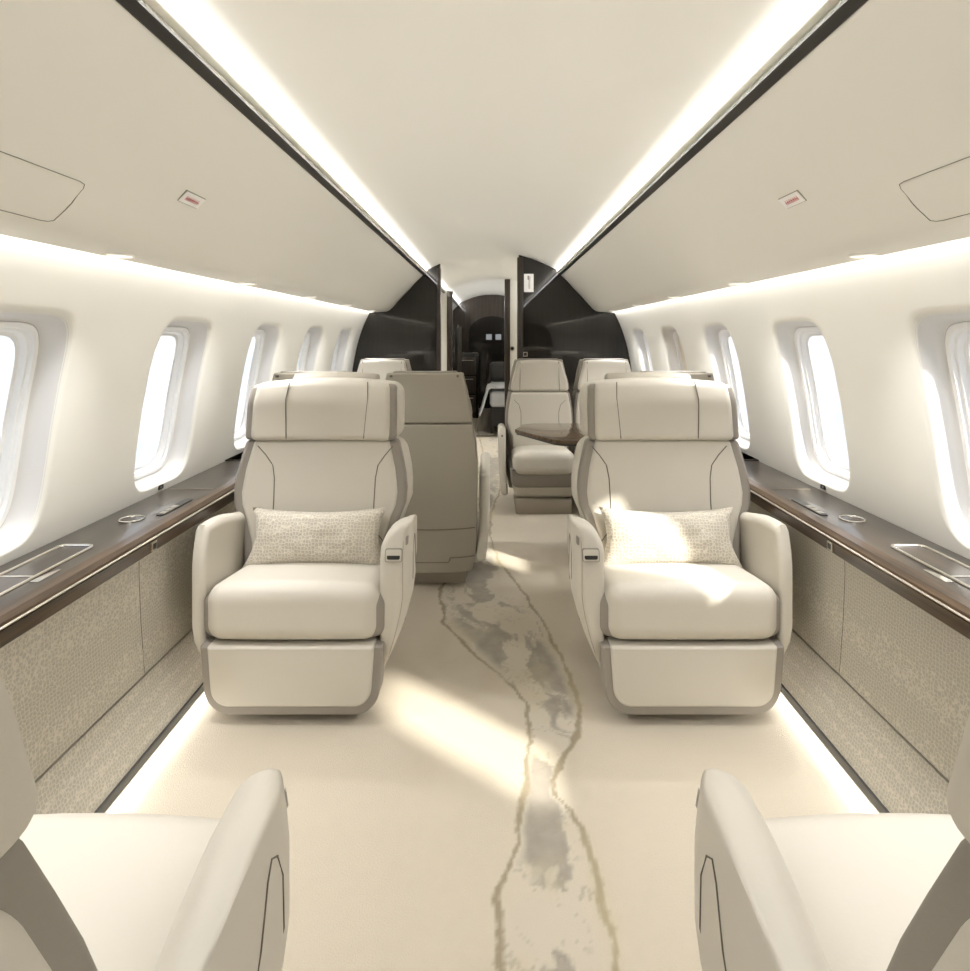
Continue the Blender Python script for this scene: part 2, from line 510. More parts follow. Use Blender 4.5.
LA = [p for p in reversed(LV)] + [p for p in reversed(LV2)]      # increasing depth
RA = [p for p in reversed(RV)] + [p for p in reversed(RV2)][1:]
def lerpx(P, y):
    P2 = P
    if y <= P2[0][1]: return P2[0][0]
    for a, b in zip(P2[:-1], P2[1:]):
        if a[1] <= y <= b[1] and b[1] > a[1]:
            t = (y-a[1])/(b[1]-a[1]); return a[0]+(b[0]-a[0])*t
    return P2[-1][0]
LA.sort(key=lambda p: p[1]); RA.sort(key=lambda p: p[1])
def fbm(x, y, s, o=5):
    v = 0; a = .5; t = 0
    for i in range(o):
        v += a*noise.noise(Vector((x*s, y*s, 7.3+i))); t += a; a *= .55; s *= 2.1
    return v/t
def mix(a, b, t): return tuple(a[i]+(b[i]-a[i])*t for i in range(3))
def smooth(a, b, v):
    t = max(0, min(1, (v-a)/(b-a))); return t*t*(3-2*t)
C_BASE = (.51, .457, .37); C_IN = (.50, .455, .38); C_GREY = (.27, .245, .205); C_GOLD = (.45, .39, .25); C_VEIN = (.24, .20, .13)
def floor_col(x, y):
    sp = fbm(x, y, 30, 2)*.5
    base = tuple(c*(1+.05*sp+.03*fbm(x+5, y, 3, 3)) for c in C_BASE)
    wx = x + .022*fbm(x, y, 9, 4) + .006*fbm(x, y, 45, 2)
    l, r = lerpx(LA, y), lerpx(RA, y)
    inside = smooth(-.004, .004, wx-l)*smooth(-.004, .004, r-wx)
    col = base
    if inside > 0:
        w = max(.05, r-l); u = (wx-l)/w
        q = fbm((x+.25*y)*1.9+.22*fbm(x, y, 4, 3), (y-.2*x)*.75+.22*fbm(x+9, y, 4, 3), 3.4, 5)
        core = 1-abs(u-.55)*1.9
        g_ = smooth(.0, .10, q+.20*core-.05)
        g2 = smooth(.022, .004, abs(q+.045+.05*fbm(x, y, 9, 3)))
        inn = mix(base, C_IN, .55)
        inn = mix(inn, C_GREY, (.78+.4*fbm(x, y, 14, 3))*g_*smooth(.02, .2, min(u, 1-u)))
        inn = mix(inn, C_GREY, g2*.55)
        g3 = smooth(.02, .0, abs(fbm(x+.3*y+4, y*.8, 6.5, 5)))
        inn = mix(inn, C_GREY, g3*.4*smooth(.05, .25, min(u, 1-u)))
        inn = mix(inn, C_GOLD, .28*smooth(.25, .5, fbm(x+3, y, 4, 4)+.15))
        col = mix(base, inn, inside)
    for e, ph in ((l, 0), (r, 4.2)):
        d = abs(wx-e)
        th = .0075+.016*max(0, fbm(.3+ph, y, 6.2, 3)+.22)
        brk = smooth(-.40, -.25, fbm(ph, y, 1.7, 3))
        k = smooth(th, th*.35, d)*brk
        k2 = smooth(th*3, th, d)*(.45)
        gold = smooth(-.1, .3, fbm(ph+2, y, 2.3, 2))
        col = mix(col, C_GOLD, k2*.55*gold)
        col = mix(col, mix(C_VEIN, C_GOLD, .5*gold), k*.85)
    return col
bm = BM()
xs = [-1.30, -1.05, -.8, -.6] + [-.5+.0075*i for i in range(int(.9/.0075)+1)] + [.5, .6, .8, 1.05, 1.30]
ys = [Y0, -.5, .2, .6] + [.9+.0075*i for i in range(int(3.3/.0075))] + [4.2+.02*i for i in range(int(4.2/.02))] + [8.4, 9, YE]
grid = [[bm.verts.new((x, y, 0)) for x in xs] for y in ys]
for j in range(len(ys)-1):
    for i in range(len(xs)-1):
        bm.faces.new((grid[j][i], grid[j][i+1], grid[j+1][i+1], grid[j+1][i]))
bm.verts.ensure_lookup_table()
me = bpy.data.meshes.new('floor'); bm.to_mesh(me); bm.free()
ca = me.color_attributes.new('carpet', 'FLOAT_COLOR', 'POINT')
buf = []
for v in me.vertices:
    x, y = v.co.x, v.co.y
    c = floor_col(x, y) if abs(x) < .9 and y > .8 else C_BASE
    buf += [*c, 1]
ca.data.foreach_set('color', buf)
fl = bpy.data.objects.new('floor', me); COL.objects.link(fl); fl['kind'] = 'structure'
m = mat('veined wool carpet', C_BASE, .9, spec=.15, sheen=.1, bump=(260, .5, .004))
a = m.node_tree.nodes.new('ShaderNodeVertexColor'); a.layer_name = 'carpet'
m.node_tree.links.new(a.outputs['Color'], m.node_tree.nodes['Principled BSDF'].inputs['Base Color'])
me.materials.append(m)

# end walls and partitions: outline follows the cabin section
def section(x0, x1, top_only=False):
    """closed outline of the cabin cross-section between x0 and x1 (x0<x1), given as (x,z)"""
    up = [(.0, 2.075)]
    side = [(1.14, 0), (1.19, .225), (1.21, .66), (1.30, .69)]
    side += [(wallx(z), z) for z in [.72+.8*i/14 for i in range(15)]]
    side += [(1.086, 1.527), (1.03, 1.529), (.975, 1.532), (.955, 1.538), (.935, 1.549), (.91, 1.572), (.87, 1.617), (.82, 1.672), (.76, 1.733), (.70, 1.802), (.632, 1.868), (.608, 1.878)]
    side += [(x, z) for x, z in reversed(CEIL)]
    R = side
    def topz(x): return interp(CEIL, abs(x))
    pts = []
    if x0 >= 0:
        pts = [(x0, 0)] + R[:]
        pts = [p for p in pts if p[0] >= x0-1e-6]
        pts.append((x0, topz(x0)))
    elif x1 <= 0:
        q = section(-x1, -x0); return [(-x, z) for x, z in q]
    else:
        pts = R + [(-x, z) for x, z in reversed(R)][1:]
    out = []
    for p in pts:
        if not out or (abs(p[0]-out[-1][0])+abs(p[1]-out[-1][1])) > 1e-5: out.append(p)
    return out
struct('wall_rear', prism(BM(), section(-1.3, 1.3), Y0-.06, Y0), 'ebony_matt', smooth=False)
struct('wall_front_right', prism(BM(), section(.245, 1.3), YB, YB+.07), 'ebony', smooth=False)
struct('wall_front_left', prism(BM(), section(-1.3, -.475), YB, YB+.07), 'ebony', smooth=False)
struct('wall_partition_right', prism(BM(), section(.235, 1.3), Y2, Y2+.06), 'wall', smooth=False)
struct('wall_partition_left', prism(BM(), section(-1.3, -.565), Y2, Y2+.06), 'wall', smooth=False)
struct('wall_aft', prism(BM(), section(-1.3, 1.3), YE-.02, YE+.04), 'ebony_matt', smooth=False)
def tz(x): return interp(CEIL, abs(x))
struct('trim_5', box(BM(), .232, .285, YB-.018, YB+.09, 0, tz(.26)-.02, .004), 'ebony_matt')
struct('trim_6', box(BM(), -.505, -.472, YB-.018, YB+.09, 0, tz(.50)-.03, .004), 'ebony_matt')
struct('trim_7', box(BM(), .165, .235, Y2-.03, Y2+.09, 0, tz(.2)-.01, .004), 'ebony_matt')
struct('trim_8', box(BM(), -.585, -.515, Y2-.03, Y2+.09, 0, tz(.57)-.03, .004), 'ebony_matt')
struct('trim_9', box(BM(), -.515, .165, Y2-.02, Y2+.06, 0, .012), 'brass')

# items on the bulkhead
pl = thing('placard', 'white vertical placard with small print high on the dark gloss bulkhead', 'placard', (.337, YB-.001, 1.795))
link('plate', prism(BM(), rrect(-.044, .044, -.083, .083, .004, .004), -.006, 0), 'plate', pl, smooth=False)
bm = BM()
rr = random.Random(5)
for q in range(12):
    z0 = .058-q*.0095
    vs = [bm.verts.new((x, -.0068, z)) for x, z in ((-.004+rr.uniform(-.004, .002), z0), (.014+rr.uniform(-.006, .004), z0), (.014, z0-.005), (-.004, z0-.005))]
    bm.faces.new(vs)
vs = [bm.verts.new((x, -.0067, z)) for x, z in ((-.012, .066), (.002, .066), (.002, .03), (-.012, .03))]; bm.faces.new(vs)
link('print', bm, 'ink', pl, smooth=False)
sw = thing('switch_plate', 'small square metal framed switch low on the dark bulkhead beside the doorway', 'switch', (.305, YB-.001, 1.142))
link('frame', prism(BM(), rrect(-.022, .022, -.022, .022, .003, .003), -.006, 0), 'brass', sw, smooth=False)
link('button', prism(BM(), rrect(-.013, .013, -.013, .013, .002, .002), -.009, -.004), 'black', sw, smooth=False)
dk = thing('door_latch', 'small dark latch knob on the white partition past the doorway', 'latch', (.262, Y2-.001, 1.15))
bm = BM(); cyl(bm, (0, -.02, 0), .02, .02, 16, 'y'); link('knob', bm, 'black', dk)
bm = BM(); cyl(bm, (0, -.004, 0), .03, .005, 16, 'y'); link('rose', bm, 'brass', dk)

# ------------------------------------------------------------------ side ledges
LZ = .686; LX0, LX1 = 1.070, 1.345
def ledge(sg, side):
    lab = 'dark glossy walnut side ledge running under the %s windows' % side
    t = thing('side_ledge', lab, 'ledge', (0, 0, 0))
    mx = lambda a, b: (min(sg*a, sg*b), max(sg*a, sg*b))
    x0, x1 = mx(LX0+.045, 1.32)
    link('ledge_top', box(BM(), x0, x1, Y0+.01, YL-.01, LZ-.022, LZ, .002), 'wood_top', t)
    # moulded front rail: upper chamfer, bright line, lower wood face
    def bar(pr, name, m):
        bm = BM(); n = len(pr)
        A = [bm.verts.new((sg*x, Y0+.01, z)) for x, z in pr]; B = [bm.verts.new((sg*x, YL-.01, z)) for x, z in pr]
        for i in range(n): bm.faces.new((A[i], A[(i+1) % n], B[(i+1) % n], B[i]))
        bm.faces.new(A); bm.faces.new(B); return link(name, bm, m, t, angle=25)
    bar([(LX0+.045, LZ), (LX0+.018, LZ-.004), (LX0+.006, LZ-.014), (LX0+.004, LZ-.020), (LX0+.045, LZ-.024)], 'front_rail', 'wood')
    bar([(LX0+.006, LZ-.020), (LX0-.0005, LZ-.0225), (LX0-.0005, LZ-.0250), (LX0+.01, LZ-.028)], 'metal_inlay', 'brass')
    bar([(LX0+.010, LZ-.028), (LX0+.002, LZ-.030), (LX0+.004, LZ-.066), (LX0+.014, LZ-.072), (LX0+.045, LZ-.072), (LX0+.045, LZ-.028)], 'front_fascia', 'wood')
    # fascia latch
    for y in (1.90, 3.2 if False else .95):
        l_ = link('latch', box(BM(), *mx(LX0-.002, LX0+.004), y-.014, y+.014, LZ-.062, LZ-.034, .001), 'brass', t)
        link('button', box(BM(), *mx(LX0-.0035, LX0), y-.009, y+.009, LZ-.057, LZ-.039, .001), 'black', l_)
    # recessed tray with metal rim
    ty0, ty1, tx0, tx1 = 1.16, 1.76, 1.165, 1.262
    pts = [(sg*x, y, LZ+.003) for x, y in rrect(tx0, tx1, ty0, ty1, .018, .018)]
    tr = link('tray_rim', tube(BM(), pts, .0045, 8, True), 'chrome', t)
    link('tray_lid', prism(BM(), [(sg*x, y) for x, y in rrect(tx0+.004, tx1-.004, ty0+.004, ty1-.004, .016, .016)], LZ, LZ+.0015, axis='z'), 'wood_top', tr)
    link('tray_divider', box(BM(), *mx(tx0+.006, tx1-.006), 1.528, 1.536, LZ, LZ+.004, .001), 'chrome', tr)
    link('tray_latch', box(BM(), *mx(tx0-.03, tx0-.008), 1.50, 1.58, LZ, LZ+.002, .0005), 'chrome', tr)
    # cup holder
    cp = [(sg*1.212+.037*math.cos(a*PI/20), 2.02+.037*math.sin(a*PI/20), LZ+.002) for a in range(40)]
    c_ = link('cup_holder_ring', tube(BM(), cp, .0028, 8, True), 'chrome', t)
    bm = BM(); cyl(bm, (sg*1.212, 2.02, LZ+.0003), .036, .0012, 40); link('cup_holder_lid', bm, 'wood_top', c_)
    # control pad
    p_ = link('control_pad', prism(BM(), [(sg*x, y) for x, y in rrect(1.128, 1.158, 2.06, 2.27, .012, .012)], LZ, LZ+.003, axis='z'), 'black', t)
    for q in range(3):
        link('control_button', box(BM(), *mx(1.132, 1.154), 2.075+q*.035, 2.104+q*.035, LZ+.002, LZ+.005, .001), 'brass', p_)
    link('joint_line', box(BM(), *mx(LX0+.05, 1.30), 2.42, 2.423, LZ-.001, LZ+.0012), 'brass', t)
    link('rear_ledge_top', box(BM(), *mx(1.228, 1.33), YL, YB-.005, LZ-.01, LZ+.004, .002), 'wood_top', t)
    return t
ledge(-1, 'left'); ledge(1, 'right')

sk = None
for sg, side in ((-1, 'left'), (1, 'right')):
    for i, yc in enumerate(WC[3:7]):
        lab = 'tiny black socket in the %s wall below the %s window' % (side, ['second', 'third', 'fourth', 'fifth'][i])
        loc = (sg*wallx(.7015), yc, .7015)
        if sk is None:
            sk = thing('wall_socket', lab, 'socket', loc)
            link('face', box(BM(), -.004, .004, -.016, .016, -.0085, .0085, .001), 'black', sk)
            link('slot', box(BM(), -.0048, .0048, -.008, .002, -.003, .003), 'gasket', sk)
        else: dup(sk, loc, 0, lab)

# ------------------------------------------------------------------ seats
def wfun(tab): return lambda z: interp(tab, z)

def seam_on(f, pts, r=.0021, seg=6):
    out = []
    for (a, b) in zip(pts[:-1], pts[1:]):
        for k in range(seg):
            t = k/seg; x = a[0]+(b[0]-a[0])*t; z = a[1]+(b[1]-a[1])*t
            out.append((x, f(x, z), z))
    out.append((pts[-1][0], f(*pts[-1]), pts[-1][1]))
    return tube(BM(), out, r)

def make_club(aisle, name, label, loc, rz, group, lean=.17, wide=0, ext=0):
    """reclining club seat, local front at y=0 facing -y; aisle = +1/-1 side with the latch armrest"""
    t = thing(name, label, 'seat', loc, rz, group)
    # --- plinth
    link('plinth', box(BM(), -.24, .24, .12, .56, 0, .10, .01), 'plinth', t)
    link('seat_base', rbox(BM(), (0, .33, .185), (.57, .50, .19), .03), 'leather', t)
    # --- foot rest
    def taper(v):
        z = v.z; k = 1-.05*smooth(.28, .05, z); return Vector((v.x*k, v.y-ext+.008*smooth(.12, .02, z)-.006*math.cos(v.x*5), z))
    link('footrest_trim', prism(BM(), rrect(-.306, .306, .034, .268, .085, .004, 8), .000, .085, .010, f=taper), 'taupe', t)
    link('footrest', prism(BM(), rrect(-.278, .278, .068, .272, .058, .008, 8), -.010, .06, .012, f=taper, both=False), 'leather', t)
    # --- cushion
    def topslope(v):
        x, y, z = v
        fr0 = smooth(.45, .15, y)
        s = smooth(.30, .47, z)
        z -= s*.115*max(0, y-.03)
        z += .014*s*(1-(x/.3)**2)
        fr = smooth(.10, -.01, y)
        y -= .008*fr*(1-(x/.3)**2)
        x *= 1-.04*smooth(.1, .5, y)
        y -= ext*fr0
        return Vector((x, y, z))
    link('cushion_trim', rbox(BM(), (0, .255, .358), (.622, .49, .158), .045, topslope, 6, 4), 'taupe', t)
    link('seat_cushion', rbox(BM(), (0, .235, .3715), (.584, .49, .186), .055, topslope, 8, 5), 'leather', t)
    # --- backrest
    W = [(.36, .268), (.50, .284), (.56, .304), (.66, .338), (.74, .330), (.90, .296), (1.2, .288)]
    def yb(z): return .385+(z-.48)*lean
    def bk(extra, back=0, flat=0):
        def f(v):
            x, y, z = v
            w = interp(W, z)+extra
            u = x/.30
            yy = yb(z)+y - .026*abs(u)**3*(1-flat)
            return Vector((u*w-aisle*.016, yy+back, z))
        return f
    link('backrest_shell', rbox(BM(), (0, .105, .58), (.60, .16, .60), .05, bk(.020+wide*.7, .0), 8, 4), 'leather', t)
    link('backrest_trim', rbox(BM(), (0, .022, .635), (.60, .064, .50), .018, bk(.010), 8, 4), 'taupe', t)
    link('backrest', rbox(BM(), (0, .035, .635), (.60, .10, .506), .020, bk(-.024, 0), 10, 4), 'leather', t)
    def ysurf(x, z):
        w = interp(W, z)-.024; u = (x+aisle*.016)/w
        return yb(z)-.015-.026*abs(u)**3-.0008
    for s in (-1, 1):
        link('backrest_seam', seam_on(ysurf, [(s*.272, .862), (s*.240, .825), (s*.212, .785), (s*.203, .735), (s*.200, .64), (s*.200, .44)]), 'seam', t)
        link('backrest_seam', seam_on(ysurf, [(s*.202, .545), (s*.24, .505), (s*.255, .49)]), 'seam', t)
    # --- head rest
    def hd(v):
        x, y, z = v
        q = smooth(1.0, 1.16, z)
        z -= .018*(x/.3)**2*q
        y += yb(z)+.00 - .026*abs(x/.31)**3 + .03*smooth(1.02, 1.16, z)
        return Vector((x*(1-.03*q)*.982-aisle*.018, y, z))
    link('headrest_shell', rbox(BM(), (0, .065, 1.003), (.648+wide*1.6, .16, .240), .045, hd, 8, 4), 'leather', t)
    link('headrest_trim', rbox(BM(), (0, -.004, 1.003), (.616, .062, .232), .018, hd, 8, 4), 'taupe', t)
    link('headrest', rbox(BM(), (0, .018, 1.003), (.572, .13, .240), .026, hd, 10, 4), 'leather', t)
    def yh(x, z):
        v = hd(Vector((x, .018-.065, z))); return v.y-.0008
    for s in (-1, 1):
        link('headrest_seam', seam_on(yh, [(s*.160, 1.115), (s*.166, 1.05), (s*.155, .892)]), 'seam', t)
    # rear cap with grip
    link('rear_cap', rbox(BM(), (0, .15, 1.06), (.40, .05, .17), .02, hd, 6, 3), 'leather_rear', t)
    # --- armrests
    for side in (aisle, -aisle):
        s = side
        ai = s == aisle
        xi, xo = (.288, .390) if ai else (.306, .364)
        ht = .650 if ai else .652
        out = []
        zb, r1 = .165, (.080 if ai else .030)
        for i in range(9):                                   # inner top round
            a = PI/2+PI/2*i/8; out.append((xi+r1+r1*math.cos(a), ht-r1*1.1+r1*1.1*math.sin(a)))
        zsn = 9
        for i in range(1, zsn+1): out.append((xi, ht-r1*1.1-(ht-r1*1.1-zb)*i/zsn))
        for i in range(1, 4): out.append((xi+(xo-xi)*i/4, zb))
        ro = .010 if ai else .035
        for i in range(zsn+1): out.append((xo, zb+(ht-ro-zb)*i/zsn))
        for i in range(1, 4): a = PI/2*i/3; out.append((xo-ro+ro*math.cos(a), ht-ro+ro*math.sin(a)))
        out = out[:-1] if False else out
        if ai: out = out[:]
        out = [(x*s, z) for x, z in out]
        def fa(v, s=s, xo=xo, ai=ai, xi=xi):
            x, y, z = v
            back = smooth(.10, .45, y)
            q = max(0, (abs(x)-xi)/(xo-xi))
            y2 = y + .035*smooth(.52, .68, z)*(1-back) + .05*smooth(.25, .15, z)*(1-back)
            z2 = z - (.085 if ai else .050)*smooth(.45, .62, z)*back + .04*smooth(.30, .15, z)*back
            tk = max(0, min(1, (.42-z)/.25))**1.4*.082 if ai else smooth(.32, .15, z)*.045
            y2 += .055*max(0, (q-.72)/.28)**1.5*(1-back)
            x2 = x - s*tk*q - s*(.030 if ai else .0)*back*q
            return Vector((x2, y2, z2))
        arm = link('armrest', prism(BM(), out, .035, .50, .018, f=fa, segs=4, ds=10, medial=True), 'leather', t, angle=50)
        if s == aisle:
            def af(x, z):
                return fa(Vector((x, .035, z)), s, xo, True, xi)
            def facing(pts, d0, d1, name, m, par, zc):
                # small plates follow the leaning front face
                bm = BM(); rings = []
                for d in (d0, d1):
                    rings.append([bm.verts.new(af(x, z)+Vector((0, d, 0))) for x, z in pts])
                n = len(pts)
                for i in range(n): bm.faces.new((rings[0][i], rings[0][(i+1) % n], rings[1][(i+1) % n], rings[1][i]))
                bm.faces.new(rings[0]); bm.faces.new(rings[1])
                return link(name, bm, m, par, smooth=False)
            lx = s*.336
            lt = facing(rrect(lx-.029, lx+.029, .538, .580, .006, .006, 3), -.006, .01, 'latch_plate', 'taupe', arm, .56)
            facing(rrect(lx-.0265, lx+.0265, .5405, .5775, .005, .005, 3), -.0075, -.004, 'latch_surround', 'leather', arm, .56)
            facing(rrect(lx-.022, lx+.022, .547, .559, .0055, .002, 3), -.009, -.005, 'latch_recess', 'black', arm, .56)
            facing(rrect(s*.377-.0035, s*.377+.0035, .585, .612, .003, .003, 3), -.006, .0, 'recline_button', 'taupe', arm, .6)
            def sf(x, z): return af(x, z).y-.0008
            pts = []
            for i in range(14):
                z = .60-.40*i/13
                v = af(s*(.366), z); pts.append((v.x, v.y-.0003, v.z))
            link('armrest_seam', tube(BM(), pts, .0014), 'leather_rear', arm)
        # stitched outer panel line on the side of the arm
        pts = []
        for (yy, zz) in ((.070, .30), (.066, .45), (.070, .53), (.082, .575), (.10, .59), (.12, .57), (.15, .50), (.20, .40), (.27, .32)):
            v = fa(Vector((s*xo, yy, zz)), s, xo, ai, xi); pts.append((v.x+s*.0004, v.y, v.z))
        link('armrest_seam', tube(BM(), pts, .0014), 'seam', arm)
    return t

SX = .668
c1 = make_club(1, 'club_seat', 'cream leather club seat facing the viewer on the left, with patterned lumbar pillow', (-SX-.002, 2.0, 0), 0, None)
c2 = make_club(-1, 'club_seat', 'cream leather club seat facing the viewer on the right, patterned pillow, sunlit cushion', (SX+.004, 2.0, 0), 0, None)
make_club(-1, 'club_seat', 'cream club seat cropped at the lower left corner, its back to the viewer', (-SX-.022, .985, 0), PI, None, .30, .028, .07)
make_club(1, 'club_seat', 'cream club seat cropped at the lower right corner, its back to the viewer', (SX+.022, .985, 0), PI, None, .30, .028, .07)

def make_dining(name, label, loc, rz, group):
    t = thing(name, label, 'seat', loc, rz, group)
    link('plinth', box(BM(), -.205, .205, .02, .50, 0, .105, .006), 'plinth', t)
    def taper(v): return Vector((v.x*(1-.12*smooth(.3, .1, v.z)), v.y+.05*smooth(.26, .1, v.z), v.z))
    link('seat_base', rbox(BM(), (0, .25, .165), (.49, .48, .12), .03, taper), 'leather', t)
    link('base_band', prism(BM(), rrect(-.247, .247, .19, .34, .05, .01, 6), .0, .5, .02, f=taper), 'taupe', t)
    def slope(v):
        x, y, z = v; s = smooth(.30, .47, z)
        return Vector((x, y-.012*smooth(.1, 0, y)*(1-(x/.25)**2), z-s*.08*max(0, y)+.01*s*(1-(x/.25)**2)))
    link('seat_cushion', rbox(BM(), (0, .215, .378), (.455, .48, .175), .062, slope, 6, 5), 'leather', t)
    W = [(.36, .215), (.50, .235), (.62, .266), (.70, .262), (.86, .238), (1.2, .235)]
    def yb(z): return .365+(z-.48)*.13
    def bk(extra):
        def f(v):
            x, y, z = v; u = x/.25
            return Vector((u*(interp(W, z)+extra), yb(z)+y-.02*abs(u)**3, z))
        return f
    link('backrest_trim', rbox(BM(), (0, .07, .62), (.50, .09, .48), .02, bk(.004), 8, 3), 'taupe', t)
    link('backrest', rbox(BM(), (0, .045, .62), (.50, .10, .482), .025, bk(-.012), 8, 4), 'leather', t)
    def ysurf(x, z): return yb(z)-.005-.02*abs(x/interp(W, z))**3-.001
    for s in (-1, 1):
        link('backrest_seam', seam_on(ysurf, [(s*.205, .80), (s*.165, .76), (s*.150, .70), (s*.150, .60), (s*.175, .52)], .0022), 'seam', t)
    def hd(v):
        x, y, z = v; q = smooth(.86, 1.12, z)
        return Vector((x*(1-.20*q**1.3), y+yb(z)-.02*abs(x/.25)**3, z-.012*(x/.25)**2*q))
    link('headrest_trim', rbox(BM(), (0, .065, .988), (.482, .09, .246), .03, hd, 8, 4), 'taupe', t)
    link('headrest', rbox(BM(), (0, .040, .99), (.462, .10, .252), .03, hd, 8, 4), 'leather', t)
    for s in (-1, 1):
        link('headrest_seam', seam_on(lambda x, z: hd(Vector((x, -.010, z))).y-.001, [(s*.155, 1.105), (s*.155, 1.0), (s*.158, .872)], .0022), 'seam', t)
    # full height rear shell
    WR = [(.06, .235), (.14, .262), (.30, .268), (.45, .268), (.62, .274), (.74, .264), (.86, .246), (1.0, .222), (1.12, .196)]
    def yr(z): return .545 + .07*smooth(.1, .65, z) - .02*smooth(.8, 1.13, z)
    def rs(v):
        x, y, z = v; u = x/.25
        w = interp(WR, z)
        return Vector((u*w, yr(z)+y-.035*abs(u)**4*(1 if y > 0 else .2), z))
    def piece(z0, z1, nm, m='leather_rear', off=0, wid=.50):
        return link(nm, rbox(BM(), (0, -.02+off, (z0+z1)/2), (wid, .09, z1-z0), .010, rs, 8, 3), m, t)
    piece(.862, 1.115, 'headrest_shell')
    piece(.078, .857, 'backrest_shell')
    link('shell_cap', rbox(BM(), (0, -.03, 1.112), (.42, .085, .022), .01, rs, 8, 3), 'taupe', t)
    def yrs(x, z): return rs(Vector((x/interp(WR, z)*.25, .025, z))).y+.0008
    def wr(z): return interp(WR, z)
    link('shell_seam', seam_on(yrs, [(-wr(.315)*.96, .315), (0, .312), (wr(.315)*.96, .315)], .0025, 8), 'seam', t)
    link('shell_seam', seam_on(yrs, [(-.255, .16), (-.13, .16), (-.12, .135), (.12, .135), (.13, .16), (.16, .21), (.255, .215)], .0022), 'seam', t)
    for s in (-1, 1):
        link('cap_screw', box(BM(), s*.17-.005, s*.17+.005, yr(1.1)-.005, yr(1.1)+.03, 1.095, 1.106, .001), 'seam', t)
    for s in (-1, 1):
        if True:
            def fa(v, s=s):
                x, y, z = v
                return Vector((x-s*.02*smooth(.35, .1, z), y+.06*smooth(.5, .64, z)*(1-smooth(.05, .4, y)), z-.03*smooth(.4, .62, z)*smooth(.1, .5, y)))
            arm = link('armrest', rbox(BM(), (s*.305, .30, .375), (.055, .50, .50), .026, fa, 6, 4), 'leather', t)
            if s == -1:
                link('recline_button', box(BM(), s*.305-.006, s*.305+.006, .058, .075, .56, .575, .001), 'seam', arm)
    return t
G = None
d1 = make_dining('dining_seat', 'cream leather seat with headrest behind the walnut table, nearest the aisle', (.380, 4.38, 0), 0, G)
def drop_arm(r, side):
    for ch in list(r.children):
        if ch.name.startswith('armrest'):
            bb = [Vector(c) for c in ch.bound_box]; cx = sum(b.x for b in bb)/8
            if cx*side > 0:
                for g2 in list(ch.children): bpy.data.objects.remove(g2)
                bpy.data.objects.remove(ch)
s2 = dup(d1, (.918, 4.38, 0), 0, 'cream seat in front of the right bulkhead, between the aisle-side seat and the right wall')
s3 = dup(d1, (-.885, 4.40, 0), 0, 'cream headrest in front of the dark left bulkhead, beyond the taupe seat back')
s4 = dup(d1, (-.345, 3.67, 0), PI, 'seat seen from behind with full-height greige shell, beside the left club seat')
s5 = dup(d1, (-.925, 3.67, 0), PI, 'seat hidden behind the left front club seat, only its top edge showing')
s6 = dup(d1, (.938, 3.67, 0), PI, 'seat hidden behind the right front club seat, only its top edge showing')
for r_, sd in ((d1, 1), (s4, 1), (s2, 1), (s2, -1), (s3, -1), (s5, 1), (s5, -1), (s6, -1)):
    drop_arm(r_, sd)

# lumbar pillows
def pillow_mesh():
    bm = BM(); NX, NZ = 30, 16; W_, H_, T_ = .262, .116, .062
    rows = {}
    for side in (-1, 1):
        for i in range(NX+1):
            for j in range(NZ+1):
                u = -1+2*i/NX; v = -1+2*j/NZ
                x = u*W_*(1-.10*(1-v*v)**1*abs(u)**3) + (.018*(v < 0)*u*abs(v))
                z = v*H_*(1-.17*(1-u*u))
                th = T_*((1-u*u)**.42)*((1-v*v)**.42)
                wr_ = .0035*noise.noise(Vector((u*3, v*3, side*4)))*(1-u*u)*(1-v*v)*4
                key = (side if abs(u) < 1 and abs(v) < 1 else 0, i, j)
                if key not in rows: rows[key] = bm.verts.new((x, side*(th+wr_), z))
    def V(s, i, j):
        e = i in (0, NX) or j in (0, NZ); return rows[(0 if e else s, i, j)]
    for s in (-1, 1):
        for i in range(NX):
            for j in range(NZ): bm.faces.new((V(s, i, j), V(s, i+1, j), V(s, i+1, j+1), V(s, i, j+1)))
    return bm
pw = thing('lumbar_pillow', 'patterned beige lumbar pillow on the left front seat', 'pillow', (-.672, 2.305, .527), 0)
pc = link('pillow_cover', pillow_mesh(), 'pillow', pw, angle=80)
pc.rotation_euler = (math.radians(-17), 0, 0)
p2 = dup(pw, (.678, 2.305, .527), 0, 'patterned beige lumbar pillow on the right front seat')

# ------------------------------------------------------------------ table
tb = thing('table', 'angular dark walnut table in front of the far right seats', 'table', (0, 0, 0))
tp = [(.145, 3.76), (.205, 3.97), (.27, 4.02), (1.20, 4.02), (1.20, 3.36), (.385, 3.36), (.35, 3.38)]
link('table_top', prism(BM(), tp, .700, .722, .003, 'z'), 'wood_table', tb)
link('table_edge', prism(BM(), [(x+.008 if x < 1 else x, y) for x, y in tp], .690, .700, 0, 'z'), 'black', tb)
link('pedestal', box(BM(), .90, 1.02, 3.86, 3.98, 0, .69, .01), 'plinth', tb)

